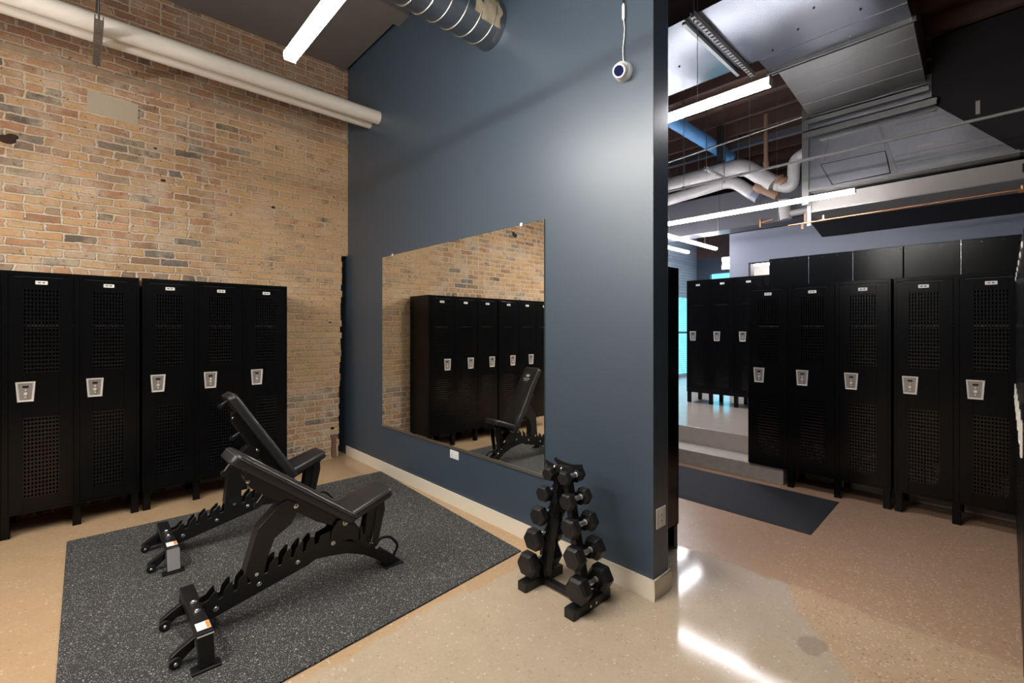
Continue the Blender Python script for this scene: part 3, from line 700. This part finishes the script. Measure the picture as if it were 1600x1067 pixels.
# ------------------------------------------------------------------ weight benches
def rrect(L, w0, w1, r, n=5, waist=None):
    # outline in (u,v): u 0..L, half width w0 at u=0 and w1 at u=L
    pts = []
    def arc(cx, cy, a0, a1):
        for i in range(n+1):
            a = a0 + (a1-a0)*i/n; pts.append((cx + r*math.cos(a), cy + r*math.sin(a)))
    arc(r, -w0+r, PI, 1.5*PI)
    if waist: pts.extend((L*u, -w) for u, w in waist)
    arc(L-r, -w1+r, 1.5*PI, 2*PI); arc(L-r, w1-r, 0, .5*PI)
    if waist: pts.extend((L*u, w) for u, w in reversed(waist))
    arc(r, w0-r, .5*PI, PI)
    return pts
def pad(name, parent, origin, ang, L, w0, w1, th, waist=None):
    # origin: (x, z) of the bottom-near end; ang: direction of u in the xz plane
    out = rrect(L, w0, w1, .035, waist=waist); ca, sa = math.cos(ang), math.sin(ang)
    def P(u, v, w): return (origin[0] + u*ca - w*sa, v, origin[1] + u*sa + w*ca)
    e = .014; lay = [(0, -e*.2), (th*.12, 0), (th*.72, 0), (th*.92, -e*.45), (th, -e*1.3)]
    cx = L/2; vs = []; n = len(out)
    for w, ins in lay:
        for u, v in out:
            du = (u-cx); k = 1 + ins/max(w0, w1); ku = 1 + ins/(L/2)
            vs.append(P(cx + du*ku, v*k, w))
    fs = []
    for i in range(len(lay)-1):
        for k in range(n):
            k2 = (k+1) % n; fs.append((i*n+k, i*n+k2, (i+1)*n+k2, (i+1)*n+k))
    m = MB(); m.add(vs, fs, True); m.add(vs[-n:], [tuple(range(n))], True); m.add(vs[:n], [tuple(range(n))[::-1]])
    o = m.build(name, 'vinyl', parent)
    bm = bmesh.new(); bm.from_mesh(o.data); bmesh.ops.remove_doubles(bm, verts=bm.verts, dist=1e-5); bmesh.ops.recalc_face_normals(bm, faces=bm.faces); bm.to_mesh(o.data); bm.free()
    ring = [P(cx+(u-cx)*(1+.001), v*1.001, th*.70) for u, v in out]; ring.append(ring[0])
    MB().tube(ring, .0022, 6, cap=False).build('seam', 'piping', o)
    return o, P
def bolt(parent, x, y, z, s=-1, r=.010):
    b = MB()
    b.tube([(x, y, z), (x, y+s*.004, z)], [r*1.25, r*1.25], 12); b.sphere((x, y+s*.004, z), r, 10, 6, (1, .6, 1)); b.build('bolt', 'steel', parent)
RAILB = [(.02,.070),(.08,.082),(.533,.185),(.575,.205),(.664,.195),(.76,.178),(.865,.135),(.955,.075),(1.02,.012),(1.125,.012),(1.06,.075),(.965,.150),(.91,.192),(.82,.225)]
RAILT = [(.74,.262),(.714,.275),(.710,.325),(.690,.345),(.655,.345),(.600,.330),(.592,.292),(.573,.290),(.568,.335),(.556,.342),(.527,.312),(.518,.270),(.503,.268),(.510,.325),(.497,.330),(.465,.298),(.456,.258),(.440,.256),(.446,.308),(.432,.312),(.400,.278),(.392,.238),(.374,.236),(.376,.290),(.362,.290),(.330,.262),(.322,.222),(.300,.218),(.300,.275),(.286,.272),(.256,.244),(.248,.200),(.226,.196),(.222,.256),(.208,.252),(.182,.225),(.176,.182),(.158,.178),(.156,.236),(.143,.230),(.120,.204),(.112,.170),(.094,.166),(.084,.214),(.070,.205),(.050,.180),(.02,.172)]
def rot(p, c, a): ca, sa = math.cos(a), math.sin(a); dx, dz = p[0]-c[0], p[1]-c[1]; return (c[0]+dx*ca-dz*sa, c[1]+dx*sa+dz*ca)
def bench(loc, label, back_deg, seat_deg, support):
    t = thing('weight_bench', label, 'weight bench', loc, 0, 'adjustable weight benches')
    # notched ladder rail: two plates with a spacer
    rail = MB().prism(RAILB + RAILT, -.038, -.032).prism(RAILB + RAILT, .032, .038)
    rail.prism([(.02,.072),(.533,.187),(.57,.207),(.76,.180),(.865,.137),(.955,.077),(1.02,.014),(1.10,.014),(.95,.15),(.82,.215),(.66,.235),(.50,.215),(.02,.125)], -.032, .032)
    rail.build('ladder_rail', 'frame', t, bev=.0015, seg=1)
    for x, z in ((.082,.125),(.279,.176),(.476,.225),(.676,.267),(.848,.248),(.899,.196),(.955,.154)):
        bolt(t, x, -.038, z); bolt(t, x, .038, z, 1)
    # front stabiliser: bent box channel across, with foot plates
    prof = [(-.300,.012),(-.262,.150),(.262,.150),(.300,.012),(.262,.012),(.232,.100),(-.232,.100),(-.262,.012)]
    st = MB().prism([(y, z) for y, z in prof], -.032, .032, 'x').build('front_stabilizer', 'frame', t, bev=.004)
    for s in (-1, 1): MB().box(-.060, .055, s*.285-.030, s*.285+.030, .0, .010).build('foot_plate', 'frame', st, bev=.002)
    sb = MB()
    for y in (-.055, .045): sb.tube([(-.0,y,.150),(0,y,.156)], .016, 14).sphere((0,y,.157), .011, 12, 6, (1,1,.8))
    sb.build('stabilizer_bolts', 'steel', st)
    # warning sticker and protective film on the near slope
    MB().box(-.028,.028,-.235,-.165,.1502,.1512).build('warning_label', 'label', st)
    MB().box(.012,.026,-.230,-.170,.1512,.1518).build('orange_mark', 'orange', st)
    # transport wheels on their brackets
    for s, yy in ((-1, -.175), (1, .185)):
        MB().prism([(-.03,.06),(-.03,.105),(-.085,.075),(-.122,.050),(-.126,.025),(-.105,.012),(-.08,.020)], yy-.016, yy+.016, 'y').build('wheel_bracket', 'frame', t, bev=.003)
        w = MB().tube([(-.105,yy-.034,.026),(-.105,yy-.018,.026)], .025, 24).build('wheel', 'hex', t, bev=.003)
        MB().sphere((-.105, yy-.036, .026), .009, 10, 6).build('axle_bolt', 'steel', w)
    # rear foot with plate and carry handle
    rf = MB().box(1.005, 1.135, -.06, .075, 0, .008).build('rear_foot', 'frame', t, bev=.002)
    MB().tube(bend([(.955,0,.10),(.985,0,.185),(1.065,0,.180),(1.130,0,.10),(1.085,0,.03)], 5, .03), .0095, 10).build('carry_handle', 'frame', t)
    # hinge bracket carrying the seat pivot
    for s in (-1, 1):
        MB().prism([(.664,.345),(.70,.395),(.765,.395),(.815,.345),(.905,.195),(.88,.17),(.84,.21),(.78,.262),(.70,.268),(.66,.29)], s*.046-.004, s*.046+.004, 'y').build('hinge_plate', 'frame', t, bev=.0015, seg=1)
    H = (.745, .372)
    bolt(t, H[0], -.05, H[1], -1, .013); bolt(t, .775, -.05, .385, -1, .010)
    # seat: pad, beam, adjusting links
    sa = R(seat_deg); so = (H[0]+.012, H[1]+.010)
    pad('seat_pad', t, (so[0]-.01, so[1]+.012), sa, .31, .13, .105, .055)
    ux, uz = math.cos(sa), math.sin(sa)
    q = [(so[0], so[1]+.010), (so[0]+.27*ux, so[1]+.010+.27*uz), (so[0]+.275*ux, so[1]-.022+.27*uz), (so[0]+.02, so[1]-.035)]
    MB().prism(q, -.03, .03).build('seat_frame', 'frame', t, bev=.003)
    a0 = (so[0]+.20*ux, so[1]+.2*uz)
    for s in (-1, 1):
        MB().prism([(a0[0]-.045,a0[1]),(a0[0]+.005,a0[1]+.005),(a0[0]-.035,.255),(a0[0]-.055,.215),(.925,.150),(.895,.165),(.855,.245),(.875,.268)], s*.028-.005, s*.028+.005).build('adjusting_link', 'frame', t, bev=.0015, seg=1)
        MB().prism([(a0[0]+.005,a0[1]),(a0[0]+.055,a0[1]+.01),(a0[0]+.060,a0[1]-.055),(.955,.165),(.925,.19)], s*.040-.005, s*.040+.005).build('adjusting_link', 'frame', t, bev=.0015, seg=1)
    MB().tube([(.90,-.06,.215),(.90,.06,.215)], .009, 8).tube([(.842,-.055,.24),(.842,-.055,.325)], .008, 8).build('seat_pin', 'frame', t)
    # back: pad, frame, support
    ba = PI - R(back_deg); cb, sb_ = math.cos(ba), math.sin(ba)     # u from hinge to head
    # local mirror so the pad's front faces +x/up
    def BP(u, w): return (H[0] + u*cb + w*sb_, H[1] + u*sb_ - w*cb)  # w>0: front side
    L = .80
    out_o = BP(L-.01, .012)
    pad('back_pad', t, out_o, ba - PI, L, .118, .145, .062, waist=[(.30,.118),(.62,.140)])
    fr = MB().prism([BP(-.01,.012), BP(L-.14,.012), BP(L-.14,-.02), BP(L-.2,-.052), BP(.16,-.062), BP(.0,-.04), BP(-.03,-.02)], -.032, .032).build('back_frame', 'frame', t, bev=.004)
    p = BP(.326,-.035); bolt(fr, p[0], -.042, p[1]); p2 = BP(L-.17,-.03); bolt(fr, p2[0], -.032, p2[1], -1, .007)
    g = [BP(L-.09,.01), BP(L-.09,-.085), BP(L-.33,-.115), BP(L-.33,-.05)]
    for u_, w_ in ((L-.055, -.045), (L-.30, -.115)):
        p0, p1 = BP(u_, .01), BP(u_, w_)
        MB().tube([(p0[0],0,p0[1]),(p1[0],0,p1[1])], .014, 14).tube([(p1[0],-.012,p1[1]),(p1[0],.012,p1[1])], .016, 12).build('grip_peg', 'frame', t)
    # bent support arm from the back frame down to the ladder
    A = BP(.326, -.035); B0 = support
    base = [(.462,.538),(.412,.566),(.385,.555),(.276,.453),(.222,.275),(.215,.255),(.244,.195),(.30,.215),(.320,.300),(.351,.382),(.435,.433),(.472,.500)]
    a_, b__ = (.455,.520), (.262,.235)
    v0 = math.atan2(a_[1]-b__[1], a_[0]-b__[0]); v1 = math.atan2(A[1]-B0[1], A[0]-B0[0])
    sc = math.hypot(A[0]-B0[0], A[1]-B0[1]) / math.hypot(a_[0]-b__[0], a_[1]-b__[1])
    pts = []
    for q in base:
        r_ = rot(q, b__, v1-v0); pts.append((B0[0] + (r_[0]-b__[0])*sc, B0[1] + (r_[1]-b__[1])*sc))
    sp = MB().prism(pts, -.040, .040).build('support_arm', 'frame', t, bev=.003)
    MB().tube([(B0[0],-.062,B0[1]+.005),(B0[0],.062,B0[1]+.005)], .010, 10).build('locking_pin', 'steel', sp)
    # small crown mark and lettering near the head of the pad front
    def FP(u, v, w=.0765): q_ = BP(u, w); return (q_[0], v, q_[1])
    lg = MB()
    cr = [(-.024,-.018),(-.032,.016),(-.014,0),(0,.024),(.014,0),(.032,.016),(.024,-.018)]
    for i in range(1, 6):
        tri = [cr[0], cr[i], cr[i+1]]
        lg.add([FP(L-.125+y_, x_) for x_, y_ in tri], [(0,1,2)])
    lo = lg.build('crown_mark', 'print', t)
    bx_ = MB()
    for k in range(8):
        v = -.044 + .0125*k
        for (du0, du1, v0_, v1_) in ((.160,.182,0,.003),(.160,.164,0,.008),(.170,.174,0,.008),(.160,.182,.006,.009)) if k % 2 == 0 else ((.160,.182,0,.003),(.178,.182,0,.009),(.160,.164,0,.009)):
            bx_.add([FP(L-du0, v+v0_), FP(L-du0, v+v1_), FP(L-du1, v+v1_), FP(L-du1, v+v0_)], [(0,1,2,3)])
    bx_.add([FP(L-.192,-.034), FP(L-.192,.034), FP(L-.196,.034), FP(L-.196,-.034)], [(0,1,2,3)])
    bx_.build('lettering', 'print', t)
    return t, st
t1, s1 = bench((.42, 2.765, .010), 'adjustable weight bench with a low reclined back, nearest the camera', 37.4, 16, (.262, .235))
t2, s2 = bench((.432, 3.878, .010), 'adjustable weight bench with a steeply raised back, nearer the lockers', 57.5, 19, (.385, .262))
# silver protective film on the farther bench's stabiliser, a thin pale edge on the nearer one
MB().add([(-.033,-.2995,.018),(.033,-.2995,.018),(.033,-.2655,.142),(-.033,-.2655,.142)], [(0,1,2,3)]).build('protective_film', mat('silver_film', (.6,.58,.57), .3, .6), s2)
MB().add([(-.033,-.2672,.136),(.033,-.2672,.136),(.033,-.2655,.142),(-.033,-.2655,.142)], [(0,1,2,3)]).build('film_edge', mat('film_edge', (.6,.58,.56), .4), s1)

# ------------------------------------------------------------------ dumbbell rack
RX, RY = 2.06, 1.77
tiers = [(.135, .190, .275, .132), (.292, .155, .25, .118), (.44, .122, .225, .104), (.578, .092, .20, .088), (.700, .060, .175, .074)]   # z, |dy|, length, hex width
t = thing('dumbbell_rack', 'black steel A-frame dumbbell rack by the end of the blue wall', 'dumbbell rack', (RX, RY, 0))
for s in (-1, 1):
    f = MB().box(-.150, .165, s*.18-.033, s*.18+.033, 0, .055).build('foot', 'frame', t, bev=.004)
    for x in (-.15, .165): MB().box(min(x, x-.01*(1 if x < 0 else -1)), max(x, x-.01*(1 if x < 0 else -1)), s*.18-.031, s*.18+.031, .002, .053).build('foot_cap', 'hex', f)
    fb = MB()
    if s < 0:
        for x in (-.02, .03): fb.tube([(x, s*.18-.033, .03),(x, s*.18-.040, .03)], .008, 10)
        fb.build('foot_bolts', 'steel', f)
    MB().hexa([(-.018,s*.150-.028,.05),(.038,s*.150-.028,.05),(.038,s*.150+.028,.05),(-.018,s*.150+.028,.05),(-.018,s*.018-.016,.745),(.038,s*.018-.016,.745),(.038,s*.018+.016,.745),(-.018,s*.018+.016,.745)]).build('upright', 'frame', t, bev=.004)
    for z, dy, L, w in tiers:
        # saddle plates each side of the handle
        yc = s*dy; 
        for x in (-.030, .050):
            ya, yb = (s*(dy-.065), s*(dy+.034)); y0_, y1_ = min(ya, yb), max(ya, yb)
            pr = [(s*(dy-.075), z-.055), (s*(dy+.010), z-.045), (s*(dy+.040), z+.004), (s*(dy+.030), z+.014), (s*(dy+.012), z-.020), (s*(dy-.012), z-.020), (s*(dy-.040), z+.02), (s*(dy-.075), z+.01)]
            MB().prism(pr, x-.003, x+.003, 'x').build('saddle', 'frame', t)
MB().box(-.02, .02, -.150, .150, .012, .045).build('cross_bar', 'frame', t, bev=.003)
cap = MB().prism([(-.035,.69),(-.045,.735),(-.098,.775),(-.105,.768),(-.088,.725),(-.06,.70)][::-1], -.034, -.028, 'x')
cap = MB().prism([(-.040,.685),(.040,.685),(.062,.715),(.108,.750),(.104,.768),(.060,.758),(.030,.752),(-.030,.752),(-.060,.758),(-.104,.768),(-.108,.750),(-.062,.715)], -.032, -.026, 'x')
cap.prism([(-.040,.685),(.040,.685),(.062,.715),(.108,.750),(.104,.768),(.060,.758),(.030,.752),(-.030,.752),(-.060,.758),(-.104,.768),(-.108,.750),(-.062,.715)], .046, .052, 'x')
cp = cap.build('top_plate', 'frame', t)
cb_ = MB()
for y in (-.022, .03): cb_.sphere((-.034, y, .742), .010, 10, 6)
cb_.build('plate_bolts', 'steel', cp)
def dumbbell(label, y, z, L, w):
    t = thing('dumbbell', label, 'dumbbell', (RX+.01, y, z), 0, 'hex dumbbells on the rack')
    hl = L*.30; r = w/2/math.cos(PI/6)
    for s in (-1, 1):
        x0, x1 = s*(L/2-hl), s*L/2
        secs = [(x0, .72), (x0+s*hl*.22, 1.), (x0+s*hl*.80, 1.), (x1, .80)]
        vs = []
        for x, k in secs:
            for i in range(6):
                a = PI/3*i + PI/6*0; vs.append((x, r*k*math.cos(a), r*k*math.sin(a)))
        fs = []
        for j in range(3):
            for i in range(6):
                i2 = (i+1) % 6; q = (j*6+i, j*6+i2, (j+1)*6+i2, (j+1)*6+i); fs.append(q if s > 0 else q[::-1])
        fs.append(tuple(range(18, 24)) if s > 0 else tuple(range(18, 24))[::-1]); fs.append(tuple(range(6))[::-1] if s > 0 else tuple(range(6)))
        h = MB().add(vs, fs).build('head', 'hex', t, bev=.003)
        MB().tube([(x1, 0, 0), (x1+s*.0012, 0, 0)], r*.42, 24).build('face_disc', 'hex', h)
    a = L/2-hl
    MB().tube([(-a,0,0),(-a*.75,0,0),(-a*.4,0,0),(0,0,0),(a*.4,0,0),(a*.75,0,0),(a,0,0)], [.0125,.0125,.0145,.0165,.0145,.0125,.0125], 16).build('handle', 'knurl', t)
    for s in (-1, 1): MB().tube([(s*a*.93,0,0),(s*a,0,0)], .0165, 16).build('collar', 'chrome', t)
names = ['lowest', 'second-lowest', 'middle', 'second-highest', 'highest']
sizes = ['largest', 'large', 'medium', 'small', 'smallest']
for i, (z, dy, L, w) in enumerate(tiers):
    for s in (-1, 1):
        dumbbell('%s black hex dumbbell on the %s tier, %s side of the rack' % (sizes[i], names[i], 'mat' if s > 0 else 'corridor'), RY + s*dy, z, L, w)

# ------------------------------------------------------------------ camera
cam = bpy.data.cameras.new('camera'); co = bpy.data.objects.new('camera', cam); C.objects.link(co)
f = 722.; cam.sensor_width = 36.; cam.lens = 36.*f/1600.
cam.shift_y = -(533.5-513.)/1600.
yaw = math.atan((800-125)/f)        # +Y axis lies this far left of the view direction
co.location = (0, 0, 1.55); co.rotation_euler = (PI/2, 0, -yaw)
cam.clip_start = .02; cam.clip_end = 60
sc = bpy.context.scene; sc.camera = co
w = bpy.data.worlds.new('world'); sc.world = w; w.use_nodes = True
w.node_tree.nodes['Background'].inputs[0].default_value = (.6,.7,.8,1); w.node_tree.nodes['Background'].inputs[1].default_value = .05
sc.view_settings.view_transform = 'Standard'; sc.view_settings.look = 'None'; sc.view_settings.gamma = 1.; sc.view_settings.use_curve_mapping = False
sc.view_settings.exposure = 1.75
cy = sc.cycles
cy.use_denoising = True; cy.max_bounces = 10; cy.diffuse_bounces = 5; cy.glossy_bounces = 5; cy.sample_clamp_indirect = 0.; cy.caustics_reflective = True; cy.use_adaptive_sampling = True
try: cy.denoiser = 'OPENIMAGEDENOISE'
except Exception: pass
